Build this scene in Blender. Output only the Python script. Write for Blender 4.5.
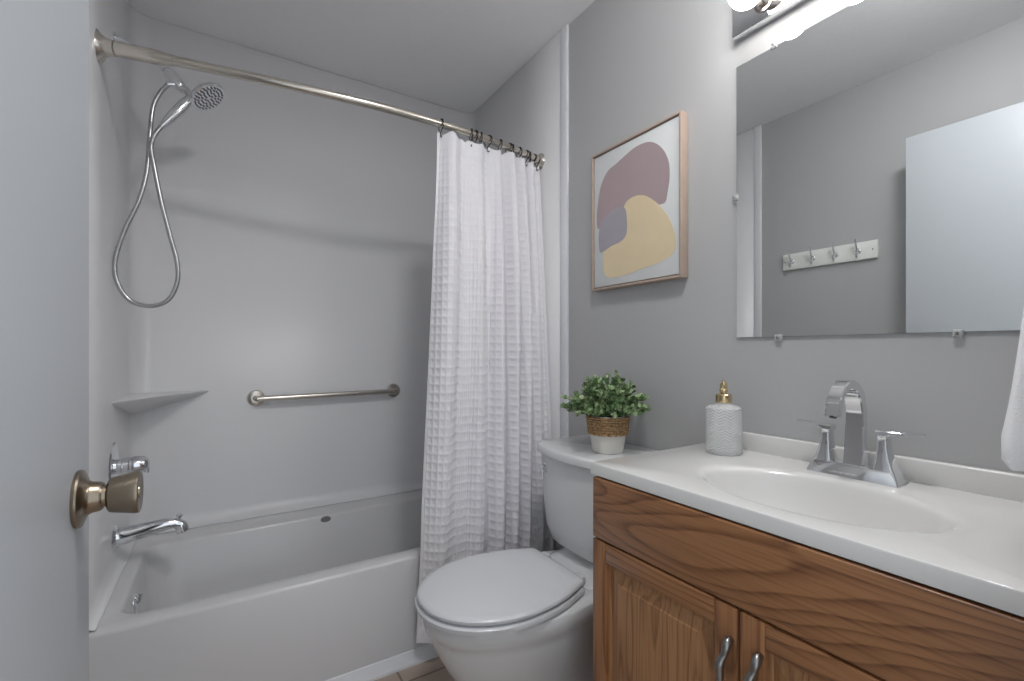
import bpy, bmesh, math, random
from mathutils import Vector, Matrix
R = math.radians
PI = math.pi
SC = bpy.context.scene
for o in list(bpy.data.objects):
    bpy.data.objects.remove(o)
C = SC.collection

# ------------------------------------------------------------------ camera, world, exposure
THETA = R(32.1)
cd = bpy.data.cameras.new('camera')
cd.sensor_width = 36.0
cd.lens = 463.0 / 1024.0 * 36.0
cd.shift_y = 10.5 / 1024.0
cd.clip_start = 0.02
cam = bpy.data.objects.new('camera', cd)
C.objects.link(cam)
cam.location = (0, 0, 1.09)
cam.rotation_euler = (PI / 2, 0, -THETA)
SC.camera = cam

w = bpy.data.worlds.new('world')
SC.world = w
w.use_nodes = True
bg = w.node_tree.nodes['Background']
bg.inputs[0].default_value = (0.86, 0.93, 1.0, 1)
bg.inputs[1].default_value = 0.72

BULB_STRENGTH = 11.5
FILL_STRENGTH = 42.0  # fill light added on the ceiling, not a known fixture
SC.view_settings.view_transform = 'Standard'
SC.view_settings.look = 'None'
SC.view_settings.exposure = 0.70
SC.view_settings.gamma = 1.0
SC.view_settings.use_curve_mapping = False

# ------------------------------------------------------------------ materials
def mat(name, col, rough=0.5, metal=0.0, coat=0.0, spec=None, trans=0.0, ior=None, bump=None, var=0.0, varscale=3.0, emis=None):
    """bump = (scale, strength, distance); var = subtle value variation"""
    m = bpy.data.materials.new(name)
    m.use_nodes = True
    nt = m.node_tree
    b = nt.nodes['Principled BSDF']
    c = (col[0], col[1], col[2], 1)
    b.inputs['Base Color'].default_value = c
    b.inputs['Roughness'].default_value = rough
    b.inputs['Metallic'].default_value = metal
    b.inputs['Coat Weight'].default_value = coat
    b.inputs['Coat Roughness'].default_value = 0.08
    if spec is not None:
        b.inputs['Specular IOR Level'].default_value = spec
    b.inputs['Transmission Weight'].default_value = trans
    if ior:
        b.inputs['IOR'].default_value = ior
    if emis:
        b.inputs['Emission Color'].default_value = (emis[0], emis[1], emis[2], 1)
        b.inputs['Emission Strength'].default_value = emis[3]
    tc = nt.nodes.new('ShaderNodeTexCoord')
    if var > 0:
        n = nt.nodes.new('ShaderNodeTexNoise')
        n.inputs['Scale'].default_value = varscale
        n.inputs['Detail'].default_value = 3
        nt.links.new(tc.outputs['Object'], n.inputs['Vector'])
        mr = nt.nodes.new('ShaderNodeMapRange')
        mr.inputs[3].default_value = 1 - var
        mr.inputs[4].default_value = 1 + var
        nt.links.new(n.outputs[0], mr.inputs[0])
        hs = nt.nodes.new('ShaderNodeHueSaturation')
        hs.inputs['Color'].default_value = c
        nt.links.new(mr.outputs[0], hs.inputs['Value'])
        nt.links.new(hs.outputs[0], b.inputs['Base Color'])
    if bump:
        n = nt.nodes.new('ShaderNodeTexNoise')
        n.inputs['Scale'].default_value = bump[0]
        n.inputs['Detail'].default_value = 4
        nt.links.new(tc.outputs['Object'], n.inputs['Vector'])
        bp = nt.nodes.new('ShaderNodeBump')
        bp.inputs['Strength'].default_value = bump[1]
        bp.inputs['Distance'].default_value = bump[2]
        nt.links.new(n.outputs[0], bp.inputs['Height'])
        nt.links.new(bp.outputs[0], b.inputs['Normal'])
    return m

def mnode(nt, op, a=None, b=None, c=None):
    n = nt.nodes.new('ShaderNodeMath')
    n.operation = op
    for i, v in enumerate((a, b, c)):
        if v is None:
            continue
        if isinstance(v, (int, float)):
            n.inputs[i].default_value = v
        else:
            nt.links.new(v, n.inputs[i])
    return n.outputs[0]

def wood(name, grain, seed=0.0, light=(0.36, 0.168, 0.070), dark=(0.13, 0.048, 0.018), figure=5.0, cross=7.0):
    """oak: contours of a noise field stretched along the grain axis + fine pores"""
    m = bpy.data.materials.new(name)
    m.use_nodes = True
    nt = m.node_tree
    b = nt.nodes['Principled BSDF']
    b.inputs['Roughness'].default_value = 0.38
    b.inputs['Coat Weight'].default_value = 0.25
    b.inputs['Coat Roughness'].default_value = 0.25
    tc = nt.nodes.new('ShaderNodeTexCoord')
    mp = nt.nodes.new('ShaderNodeMapping')
    mp.inputs['Location'].default_value = (seed, seed * 1.7, seed * 0.6)
    s = [cross] * 3
    s[grain] = 1.3
    mp.inputs['Scale'].default_value = s
    nt.links.new(tc.outputs['Object'], mp.inputs['Vector'])
    n = nt.nodes.new('ShaderNodeTexNoise')
    n.inputs['Scale'].default_value = 0.85
    n.inputs['Detail'].default_value = 1.2
    n.inputs['Roughness'].default_value = 0.4
    nt.links.new(mp.outputs[0], n.inputs['Vector'])
    # rings
    r = mnode(nt, 'MULTIPLY', n.outputs[0], figure * 5.0)
    f = mnode(nt, 'FRACT', r)
    # asymmetric ring: sharp dark edge fading
    ring = mnode(nt, 'POWER', f, 3.5)
    f2 = mnode(nt, 'SUBTRACT', 1.0, f)
    edge = nt.nodes.new('ShaderNodeMapRange')
    edge.inputs[1].default_value = 0.0
    edge.inputs[2].default_value = 0.12
    edge.inputs[3].default_value = 0.0
    edge.inputs[4].default_value = 1.0
    nt.links.new(f2, edge.inputs[0])
    ring2 = mnode(nt, 'MULTIPLY', ring, edge.outputs[0])
    # fine pores
    mp2 = nt.nodes.new('ShaderNodeMapping')
    s2 = [230.0, 230.0, 230.0]
    s2[grain] = 7.0
    mp2.inputs['Scale'].default_value = s2
    nt.links.new(tc.outputs['Object'], mp2.inputs['Vector'])
    n2 = nt.nodes.new('ShaderNodeTexNoise')
    n2.inputs['Scale'].default_value = 1.0
    n2.inputs['Detail'].default_value = 2.0
    nt.links.new(mp2.outputs[0], n2.inputs['Vector'])
    pore = nt.nodes.new('ShaderNodeMapRange')
    pore.inputs[1].default_value = 0.45
    pore.inputs[2].default_value = 0.75
    pore.inputs[3].default_value = 0.0
    pore.inputs[4].default_value = 0.45
    nt.links.new(n2.outputs[0], pore.inputs[0])
    # broad tone
    n3 = nt.nodes.new('ShaderNodeTexNoise')
    n3.inputs['Scale'].default_value = 2.0
    nt.links.new(mp.outputs[0], n3.inputs['Vector'])
    tone = nt.nodes.new('ShaderNodeMapRange')
    tone.inputs[3].default_value = -0.12
    tone.inputs[4].default_value = 0.22
    nt.links.new(n3.outputs[0], tone.inputs[0])
    tot = mnode(nt, 'ADD', mnode(nt, 'MULTIPLY', ring2, 0.95), pore.outputs[0])
    tot = mnode(nt, 'ADD', tot, tone.outputs[0])
    cr = nt.nodes.new('ShaderNodeValToRGB')
    cr.color_ramp.elements[0].color = (light[0], light[1], light[2], 1)
    cr.color_ramp.elements[1].color = (dark[0], dark[1], dark[2], 1)
    cr.color_ramp.elements[1].position = 0.95
    nt.links.new(tot, cr.inputs[0])
    nt.links.new(cr.outputs[0], b.inputs['Base Color'])
    bp = nt.nodes.new('ShaderNodeBump')
    bp.inputs['Strength'].default_value = 0.15
    bp.inputs['Distance'].default_value = 0.0008
    bp.invert = True
    nt.links.new(tot, bp.inputs['Height'])
    nt.links.new(bp.outputs[0], b.inputs['Normal'])
    return m

M = {}
M['wall_grey'] = mat('wall_grey', (0.455, 0.458, 0.462), 0.6, bump=(160, 0.12, 0.001), var=0.015)
M['wall_white'] = mat('wall_white', (0.79, 0.79, 0.805), 0.35, bump=(160, 0.1, 0.001))
M['ceiling'] = mat('ceiling_white', (0.84, 0.843, 0.855), 0.8, bump=(70, 0.35, 0.003), var=0.02, varscale=30)
M['trim'] = mat('trim_white', (0.80, 0.81, 0.84), 0.35)
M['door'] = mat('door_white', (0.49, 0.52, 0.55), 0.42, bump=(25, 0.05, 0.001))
M['acrylic'] = mat('acrylic_white', (0.79, 0.79, 0.805), 0.36)
M['tub'] = mat('tub_enamel', (0.68, 0.68, 0.69), 0.25, coat=0.2)
M['porcelain'] = mat('porcelain', (0.70, 0.71, 0.72), 0.12, coat=0.4)
M['seat'] = mat('seat_plastic', (0.68, 0.69, 0.715), 0.22)
M['chrome'] = mat('chrome', (0.80, 0.81, 0.83), 0.07, 1.0)
M['hose'] = mat('hose_metal', (0.50, 0.50, 0.50), 0.25, 1.0)
M['spray_rubber'] = mat('spray_rubber', (0.05, 0.05, 0.055), 0.5)
M['nickel'] = mat('brushed_nickel', (0.62, 0.58, 0.52), 0.24, 1.0, bump=(300, 0.05, 0.0003))
M['knob'] = mat('aged_satin_nickel', (0.33, 0.275, 0.21), 0.27, 1.0)
M['ring'] = mat('dark_ring_metal', (0.05, 0.045, 0.045), 0.3, 1.0)
M['marble'] = mat('cultured_marble', (0.72, 0.715, 0.70), 0.2, coat=0.35, var=0.01)
M['mirror'] = mat('mirror_silver', (0.86, 0.88, 0.88), 0.0, 1.0)
M['glass_edge'] = mat('mirror_edge', (0.25, 0.32, 0.31), 0.2)
M['clip'] = mat('clear_clip', (0.85, 0.86, 0.86), 0.15, trans=0.6, ior=1.45)
M['socket'] = mat('socket_chrome', (0.50, 0.44, 0.40), 0.15, 1.0)
M['oak_h'] = wood('oak_horizontal', 1, 3.1)
M['oak_v'] = wood('oak_vertical', 2, 7.7, figure=2.5)
M['oak_panel'] = wood('oak_panel', 2, 4.4, light=(0.40, 0.205, 0.090), dark=(0.19, 0.08, 0.03), figure=1.8, cross=20.0)
M['oak_side'] = wood('oak_side', 2, 1.2, figure=2.0)
M['pull'] = mat('pewter_pull', (0.30, 0.295, 0.29), 0.3, 1.0)
M['pot'] = mat('pot_whitewash', (0.78, 0.76, 0.71), 0.8, bump=(60, 0.2, 0.001), var=0.03, varscale=40)
M['soil'] = mat('dark_soil', (0.05, 0.035, 0.02), 0.95)
M['stem'] = mat('plant_stem', (0.12, 0.10, 0.04), 0.7)
M['brass'] = mat('polished_brass', (0.76, 0.60, 0.36), 0.16, 1.0)
M['frame'] = mat('pale_wood_frame', (0.43, 0.335, 0.275), 0.5, var=0.08, varscale=20)
M['frame_gap'] = mat('frame_inner_shadow_gap', (0.10, 0.06, 0.045), 0.6)
M['towel'] = mat('towel_white', (0.86, 0.86, 0.88), 0.9, bump=(350, 0.5, 0.002))
M['grey_oval'] = mat('grey_plug', (0.22, 0.22, 0.22), 0.4)
M['rack'] = mat('rack_white', (0.82, 0.84, 0.80), 0.45)
M['black'] = mat('black_gap', (0.02, 0.015, 0.012), 0.8)
M['bulb'] = mat('bulb_glow', (1, 1, 1), 0.3, emis=(1.0, 0.97, 0.94, BULB_STRENGTH))
M['fill_dome'] = mat('added_fill_glow', (1, 1, 1), 0.3, emis=(1.0, 0.985, 0.98, FILL_STRENGTH))  # glow of the added overhead fill
M['curtain'] = mat('curtain_cotton', (0.80, 0.79, 0.82), 0.85, bump=(900, 0.25, 0.001))

def floor_mat():
    m = bpy.data.materials.new('tan_tile')
    m.use_nodes = True
    nt = m.node_tree
    b = nt.nodes['Principled BSDF']
    b.inputs['Roughness'].default_value = 0.4
    tc = nt.nodes.new('ShaderNodeTexCoord')
    br = nt.nodes.new('ShaderNodeTexBrick')
    br.offset = 0.0
    br.inputs['Color1'].default_value = (0.50, 0.40, 0.33, 1)
    br.inputs['Color2'].default_value = (0.44, 0.35, 0.29, 1)
    br.inputs['Mortar'].default_value = (0.22, 0.17, 0.14, 1)
    br.inputs['Scale'].default_value = 1.0
    br.inputs['Mortar Size'].default_value = 0.004
    br.inputs['Brick Width'].default_value = 0.305
    br.inputs['Row Height'].default_value = 0.305
    mp = nt.nodes.new('ShaderNodeMapping')
    mp.inputs['Location'].default_value = (0.105, 0.05, 0)
    nt.links.new(tc.outputs['Object'], mp.inputs['Vector'])
    nt.links.new(mp.outputs[0], br.inputs['Vector'])
    n = nt.nodes.new('ShaderNodeTexNoise')
    n.inputs['Scale'].default_value = 9
    n.inputs['Detail'].default_value = 6
    nt.links.new(tc.outputs['Object'], n.inputs['Vector'])
    mr = nt.nodes.new('ShaderNodeMapRange')
    mr.inputs[3].default_value = 0.75
    mr.inputs[4].default_value = 1.25
    nt.links.new(n.outputs[0], mr.inputs[0])
    hs = nt.nodes.new('ShaderNodeHueSaturation')
    nt.links.new(br.outputs['Color'], hs.inputs['Color'])
    nt.links.new(mr.outputs[0], hs.inputs['Value'])
    nt.links.new(hs.outputs[0], b.inputs['Base Color'])
    return m
M['floor'] = floor_mat()

def leaf_mat():
    m = bpy.data.materials.new('leaf_green')
    m.use_nodes = True
    nt = m.node_tree
    b = nt.nodes['Principled BSDF']
    b.inputs['Roughness'].default_value = 0.5
    g = nt.nodes.new('ShaderNodeNewGeometry')
    cr = nt.nodes.new('ShaderNodeValToRGB')
    e = cr.color_ramp.elements
    e[0].color = (0.07, 0.16, 0.055, 1)
    e[1].color = (0.46, 0.54, 0.32, 1)
    e[1].position = 1.0
    x = e.new(0.5)
    x.color = (0.21, 0.33, 0.145, 1)
    nt.links.new(g.outputs['Random Per Island'], cr.inputs[0])
    nt.links.new(cr.outputs[0], b.inputs['Base Color'])
    return m
M['leaf'] = leaf_mat()

def rope_mat():
    m = mat('jute_rope', (0.42, 0.26, 0.12), 0.9)
    nt = m.node_tree
    b = nt.nodes['Principled BSDF']
    tc = nt.nodes.new('ShaderNodeTexCoord')
    n = nt.nodes.new('ShaderNodeTexNoise')
    n.inputs['Scale'].default_value = 160
    n.inputs['Detail'].default_value = 3
    nt.links.new(tc.outputs['Object'], n.inputs['Vector'])
    cr = nt.nodes.new('ShaderNodeValToRGB')
    cr.color_ramp.elements[0].color = (0.24, 0.12, 0.045, 1)
    cr.color_ramp.elements[0].position = 0.35
    cr.color_ramp.elements[1].color = (0.62, 0.42, 0.22, 1)
    cr.color_ramp.elements[1].position = 0.65
    nt.links.new(n.outputs[0], cr.inputs[0])
    nt.links.new(cr.outputs[0], b.inputs['Base Color'])
    return m
M['rope'] = rope_mat()

def frosted_mat():
    m = mat('ribbed_frosted_glass', (0.98, 0.99, 0.99), 0.2, trans=0.45, ior=1.3)
    nt = m.node_tree
    b = nt.nodes['Principled BSDF']
    tc = nt.nodes.new('ShaderNodeTexCoord')
    sp = nt.nodes.new('ShaderNodeSeparateXYZ')
    nt.links.new(tc.outputs['UV'], sp.inputs[0])
    # chevrons: height = sin(v*k + tri(u))
    tri = mnode(nt, 'PINGPONG', mnode(nt, 'MULTIPLY', sp.outputs[0], 20.0), 1.0)
    ph = mnode(nt, 'ADD', mnode(nt, 'MULTIPLY', sp.outputs[1], 19.0), mnode(nt, 'MULTIPLY', tri, 1.1))
    h = mnode(nt, 'SINE', mnode(nt, 'MULTIPLY', ph, 6.283))
    bp = nt.nodes.new('ShaderNodeBump')
    bp.inputs['Strength'].default_value = 0.9
    bp.inputs['Distance'].default_value = 0.0010
    nt.links.new(h, bp.inputs['Height'])
    nt.links.new(bp.outputs[0], b.inputs['Normal'])
    mr = nt.nodes.new('ShaderNodeMapRange')
    mr.inputs[1].default_value = -1
    mr.inputs[3].default_value = 0.95
    mr.inputs[4].default_value = 1.0
    nt.links.new(h, mr.inputs[0])
    hs = nt.nodes.new('ShaderNodeHueSaturation')
    hs.inputs['Color'].default_value = (0.98, 1.0, 1.0, 1)
    nt.links.new(mr.outputs[0], hs.inputs['Value'])
    nt.links.new(hs.outputs[0], b.inputs['Base Color'])
    return m
M['frosted'] = frosted_mat()

def art_mat():
    """abstract print on canvas; object x = 0..1 across (left to right), z = 0..1 up, from UV"""
    m = bpy.data.materials.new('abstract_print')
    m.use_nodes = True
    b = m.node_tree.nodes['Principled BSDF']
    b.inputs['Base Color'].default_value = (0.66, 0.68, 0.68, 1)
    b.inputs['Roughness'].default_value = 0.75
    return m
M['art'] = art_mat()
M['art_mauve'] = mat('print_mauve', (0.40, 0.315, 0.325), 0.8, var=0.06, varscale=12)
M['art_ochre'] = mat('print_ochre', (0.73, 0.605, 0.40), 0.8, var=0.08, varscale=14)
M['art_lilac'] = mat('print_lilac', (0.37, 0.345, 0.385), 0.8, var=0.06, varscale=12)

# ------------------------------------------------------------------ geometry helpers
def NB():
    return bmesh.new()

def finish(bm, smooth=None):
    bmesh.ops.recalc_face_normals(bm, faces=bm.faces)

def origin_of(o):
    p = Vector((0, 0, 0))
    while o is not None:
        p += o.location
        o = o.parent
    return p

def obj(name, bm, m, parent=None, smooth=35, origin=None, recalc=True):
    """link ONE mesh object; geometry given in world coordinates"""
    if recalc:
        bmesh.ops.recalc_face_normals(bm, faces=bm.faces)
    base = origin_of(parent) if parent is not None else Vector(origin or (0, 0, 0))
    bmesh.ops.translate(bm, verts=bm.verts, vec=-base)
    me = bpy.data.meshes.new(name)
    if smooth:
        for f in bm.faces:
            f.smooth = True
        for e in bm.edges:
            if len(e.link_faces) == 2:
                e.smooth = e.calc_face_angle(0) < R(smooth)
    bm.to_mesh(me)
    bm.free()
    if isinstance(m, (list, tuple)):
        for k in m:
            me.materials.append(k)
    else:
        me.materials.append(m)
    o = bpy.data.objects.new(name, me)
    C.objects.link(o)
    if parent is not None:
        o.parent = parent
    else:
        o.location = base
    return o

def thing(name, label, cat, loc, group=None):
    o = bpy.data.objects.new(name, None)
    o.empty_display_size = 0.05
    C.objects.link(o)
    o.location = loc
    return tag(o, label, cat, group)

def tag(o, label, cat, group=None):
    o['label'] = label
    o['category'] = cat
    if group:
        o['group'] = group
    return o

def struct(name, bm, m, **k):
    o = obj(name, bm, m, **k)
    o['kind'] = 'structure'
    return o

def box(bm, x0, x1, y0, y1, z0, z1, bev=0.0, seg=2, mi=0):
    vs = [bm.verts.new((x, y, z)) for x in (x0, x1) for y in (y0, y1) for z in (z0, z1)]
    idx = [(0, 1, 3, 2), (4, 6, 7, 5), (0, 4, 5, 1), (2, 3, 7, 6), (0, 2, 6, 4), (1, 5, 7, 3)]
    fs = [bm.faces.new([vs[i] for i in q]) for q in idx]
    for f in fs:
        f.material_index = mi
    if bev > 0:
        es = list({e for f in fs for e in f.edges})
        bmesh.ops.bevel(bm, geom=es, offset=bev, segments=seg, profile=0.5, affect='EDGES', clamp_overlap=True)
    return bm

def frame_of(axis):
    a = Vector(axis).normalized()
    t = Vector((0, 0, 1)) if abs(a.z) < 0.9 else Vector((1, 0, 0))
    u = a.cross(t).normalized()
    v = a.cross(u).normalized()
    return a, u, v

def lathe(bm, base, axis, prof, n=32, capA=True, capB=True):
    """prof = [(dist along axis, radius)]"""
    a, u, v = frame_of(axis)
    base = Vector(base)
    rings = []
    for d, r in prof:
        if r < 1e-6:
            rings.append([bm.verts.new(base + a * d)])
        else:
            rings.append([bm.verts.new(base + a * d + (u * math.cos(2 * PI * k / n) + v * math.sin(2 * PI * k / n)) * r) for k in range(n)])
    for A, B in zip(rings, rings[1:]):
        if len(A) == 1 and len(B) == 1:
            continue
        for k in range(n):
            j = (k + 1) % n
            if len(A) == 1:
                bm.faces.new((A[0], B[j], B[k]))
            elif len(B) == 1:
                bm.faces.new((A[k], A[j], B[0]))
            else:
                bm.faces.new((A[k], A[j], B[j], B[k]))
    if capA and len(rings[0]) > 1:
        bm.faces.new(rings[0][::-1])
    if capB and len(rings[-1]) > 1:
        bm.faces.new(rings[-1])
    return bm

def smooth_path(pts, n=8):
    """Catmull-Rom through points"""
    P = [Vector(p) for p in pts]
    P = [P[0] * 2 - P[1]] + P + [P[-1] * 2 - P[-2]]
    out = []
    for i in range(1, len(P) - 2):
        for k in range(n):
            t = k / n
            a, b, c, d = P[i - 1], P[i], P[i + 1], P[i + 2]
            out.append(0.5 * ((2 * b) + (c - a) * t + (2 * a - 5 * b + 4 * c - d) * t * t + (3 * b - a - 3 * c + d) * t ** 3))
    out.append(P[-2])
    return out

def tube(bm, pts, rad, n=12, closed=False, cap=True, sect=None, up=None):
    """sweep a circle (or section of 2-D points scaled per vertex) along points"""
    P = [Vector(p) for p in pts]
    N = len(P)
    rings = []
    prev = None
    for i in range(N):
        if closed:
            t = (P[(i + 1) % N] - P[i - 1]).normalized()
        else:
            t = (P[min(i + 1, N - 1)] - P[max(i - 1, 0)]).normalized()
        if up is not None:
            u = Vector(up)
            u = (u - t * u.dot(t)).normalized()
        elif prev is None:
            ref = Vector((0, 0, 1)) if abs(t.z) < 0.9 else Vector((1, 0, 0))
            u = t.cross(ref).normalized()
        else:
            u = (prev - t * prev.dot(t)).normalized()
        prev = u
        v = t.cross(u).normalized()
        r = rad[i] if isinstance(rad, (list, tuple)) else rad
        ring = []
        if sect is None:
            for k in range(n):
                a = 2 * PI * k / n
                ring.append(bm.verts.new(P[i] + (u * math.cos(a) + v * math.sin(a)) * r))
        else:
            s = sect(i / (N - 1))
            for (a, b) in s:
                ring.append(bm.verts.new(P[i] + u * a + v * b))
        rings.append(ring)
    n = len(rings[0])
    rng = range(N) if closed else range(N - 1)
    for i in rng:
        A, B = rings[i], rings[(i + 1) % N]
        for k in range(n):
            j = (k + 1) % n
            bm.faces.new((A[k], A[j], B[j], B[k]))
    if cap and not closed:
        bm.faces.new(rings[0][::-1])
        bm.faces.new(rings[-1])
    return bm

def loft(bm, rings, capA=True, capB=True, closed=True):
    L = [[bm.verts.new(p) for p in r] for r in rings]
    n = len(L[0])
    for A, B in zip(L, L[1:]):
        for k in range(n if closed else n - 1):
            j = (k + 1) % n
            bm.faces.new((A[k], A[j], B[j], B[k]))
    if capA:
        bm.faces.new(L[0][::-1])
    if capB:
        bm.faces.new(L[-1])
    return L

def rrect(hx, hy, r, n=6):
    """rounded rectangle, centred, 4*(n+1) points"""
    pts = []
    for cx, cy, a0 in ((hx - r, hy - r, 0), (-hx + r, hy - r, 90), (-hx + r, -hy + r, 180), (hx - r, -hy + r, 270)):
        for k in range(n + 1):
            a = R(a0 + 90 * k / n)
            pts.append((cx + r * math.cos(a), cy + r * math.sin(a)))
    return pts

def copy_tree(o, parent=None):
    c = o.copy()
    C.objects.link(c)
    c.parent = parent
    for ch in list(o.children):
        copy_tree(ch, c)
    return c

# ------------------------------------------------------------------ room numbers
XL, XR = -0.31, 1.20          # left and right wall faces
YB = 2.34                     # alcove back wall
YF = 0.085                    # inner face of the doorway wall
ZC = 2.42
YT = 1.50                     # where grey paint ends at the trim
TUBF = 1.558                  # tub apron

# ------------------------------------------------------------------ structure
bm = NB(); box(bm, XL - 0.1, XR + 0.1, -1.2, YB + 0.1, -0.06, 0.0)
struct('floor', bm, M['floor'], smooth=None)
bm = NB(); box(bm, XL - 0.1, XR + 0.1, -0.05, YB + 0.1, ZC, ZC + 0.06)
struct('ceiling', bm, M['ceiling'], smooth=None)
bm = NB()
box(bm, XL - 0.1, XL, -0.05, YT + 0.04, 0, ZC, mi=0)
box(bm, XL - 0.1, XL, YT + 0.04, YB + 0.1, 0, ZC, mi=1)
struct('wall_left', bm, [M['wall_grey'], M['wall_white']], smooth=None)
bm = NB()
box(bm, XR, XR + 0.1, -0.05, YT, 0, ZC, mi=0)
box(bm, XR, XR + 0.1, YT, YB + 0.1, 0, ZC, mi=1)
struct('wall_right', bm, [M['wall_grey'], M['wall_white']], smooth=None)
bm = NB(); box(bm, XL, XR, YB, YB + 0.1, 0, ZC)
struct('wall_back', bm, M['wall_white'], smooth=None)
# doorway wall: header over the doorway and the wall beside it
DW1 = 0.60
bm = NB()
box(bm, DW1, XR, -0.05, YF, 0, ZC)
box(bm, XL, DW1, -0.05, YF, 2.05, ZC)
box(bm, XL, XL + 0.12, -0.05, YF, 0, 2.05)
struct('wall_front', bm, M['wall_grey'], smooth=None)
# vertical white trims where the grey paint stops
bm = NB(); box(bm, XR - 0.012, XR, 1.475, 1.522, 0.02, ZC, bev=0.003)
struct('trim_1', bm, M['trim'])
bm = NB(); box(bm, XL, XL + 0.012, 1.528, 1.572, 0.38, ZC, bev=0.003)
struct('trim_2', bm, M['trim'])
# white strip along the foot of the tub
bm = NB()
prof = [(TUBF - 0.001, 0.0), (TUBF - 0.019, 0.0), (TUBF - 0.019, 0.008), (TUBF - 0.008, 0.034), (TUBF - 0.005, 0.044), (TUBF - 0.001, 0.046)]
loft(bm, [[(XL + 0.015, y, z) for y, z in prof], [(XR - 0.015, y, z) for y, z in prof]])
struct('trim_3', bm, M['trim'], smooth=20)
bm = NB(); box(bm, XR - 0.012, XR, 0.85, 1.47, 0, 0.09, bev=0.003)
struct('baseboard_right', bm, M['trim'])
bm = NB(); box(bm, XL, XL + 0.012, YF, 1.47, 0, 0.09, bev=0.003)
struct('baseboard_left', bm, M['trim'])

# ------------------------------------------------------------------ door (open 90 degrees, in front of the left wall)
DX0, DX1, DY0, DY1 = -0.181, -0.1455, 0.090, 0.80
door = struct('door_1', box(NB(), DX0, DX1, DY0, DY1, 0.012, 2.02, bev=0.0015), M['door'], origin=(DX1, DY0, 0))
KY, KZ = 0.741, 0.914
k = NB()
lathe(k, (DX1, KY, KZ), (1, 0, 0), [(0, 0.0335), (0.003, 0.034), (0.005, 0.033), (0.007, 0.028), (0.010, 0.021), (0.014, 0.0185), (0.021, 0.0175), (0.024, 0.0155)], 40, capA=False)
kr = obj('knob_rosette', k, M['knob'], door)
k = NB()
lathe(k, (DX1 + 0.024, KY, KZ), (1, 0, 0), [(0, 0.0135), (0.003, 0.0130), (0.0045, 0.018), (0.0065, 0.0205), (0.010, 0.0215), (0.022, 0.0240), (0.031, 0.0262), (0.0345, 0.0258), (0.0355, 0.024), (0.0345, 0.018), (0.0335, 0.008), (0.035, 0.0075), (0.035, 0)], 40)
obj('door_knob', k, M['knob'], door)
k = NB(); box(k, DX0 + 0.006, DX1 - 0.006, DY1 - 0.001, DY1 + 0.002, KZ - 0.028, KZ + 0.028, bev=0.0008)
obj('latch_plate', k, M['knob'], door)

# ------------------------------------------------------------------ bathtub
ZR = 0.37
tub = thing('bathtub', 'white alcove bathtub with a plain front apron along the back wall', 'bathtub', (0.445, 1.93, 0))
bm = NB()
X0, X1, Y0, Y1 = XL + 0.002, XR - 0.002, TUBF, YB - 0.004
def rect_ring(x0, x1, y0, y1, z, r, n=6):
    cx, cy = (x0 + x1) / 2, (y0 + y1) / 2
    return [(cx + a, cy + b, z) for a, b in rrect((x1 - x0) / 2, (y1 - y0) / 2, r, n)]
rings = [rect_ring(X0, X1, Y0, Y1, 0.0, 0.004),
         rect_ring(X0, X1, Y0, Y1, ZR - 0.012, 0.004),
         rect_ring(X0, X1, Y0 + 0.003, Y1, ZR - 0.004, 0.006),
         rect_ring(X0, X1, Y0 + 0.010, Y1, ZR, 0.006),
         rect_ring(-0.245, 1.095, 1.618, 2.172, ZR + 0.001, 0.065),
         rect_ring(-0.238, 1.088, 1.626, 2.165, ZR - 0.004, 0.065),
         rect_ring(-0.234, 1.084, 1.630, 2.161, ZR - 0.012, 0.065),
         rect_ring(-0.215, 1.03, 1.650, 2.110, 0.20, 0.09),
         rect_ring(-0.195, 0.96, 1.675, 2.085, 0.10, 0.12),
         rect_ring(-0.17, 0.91, 1.70, 2.06, 0.07, 0.12),
         rect_ring(-0.10, 0.84, 1.76, 2.0, 0.062, 0.10)]
loft(bm, rings)
obj('tub_body', bm, M['tub'], tub, smooth=40)
bm = NB()
ov = Vector((-0.231, 1.845, 0.302))
lathe(bm, ov, (1, 0, 0.12), [(0, 0.031), (0.005, 0.030), (0.009, 0.024), (0.010, 0.0)], 28)
ovp = obj('overflow_plate', bm, M['chrome'], tub)
bm = NB()
tube(bm, [ov + Vector(p) for p in ((0.008, 0, 0.0), (0.014, 0, 0.010), (0.017, 0, 0.022), (0.016, 0, 0.030))], [0.0055, 0.005, 0.0045, 0.005], 10)
obj('overflow_lever', bm, M['chrome'], ovp)
bm = NB()
lathe(bm, (-0.02, 1.88, 0.063), (0, 0, 1), [(0, 0.034), (0.003, 0.032), (0.004, 0.022), (0.002, 0.018), (0.002, 0)], 28)
obj('drain', bm, M['chrome'], tub)
bm = NB()
loft(bm, [[(0.388 + 0.021 * math.cos(a), y, 0.351 + 0.0125 * math.sin(a)) for a in [2 * PI * k / 20 for k in range(20)]] for y in (2.163, 2.155)])
gp = obj('badge', bm, M['grey_oval'], tub)
gp['label'] = 'small dark grey oval on the inner back edge of the tub'

# ------------------------------------------------------------------ shower surround
ZS = ZC - 0.002
sur = thing('shower_surround', 'glossy white wrap-around shower surround above the tub, with a moulded corner shelf', 'shower surround', (0.445, 2.33, ZR))
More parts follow.
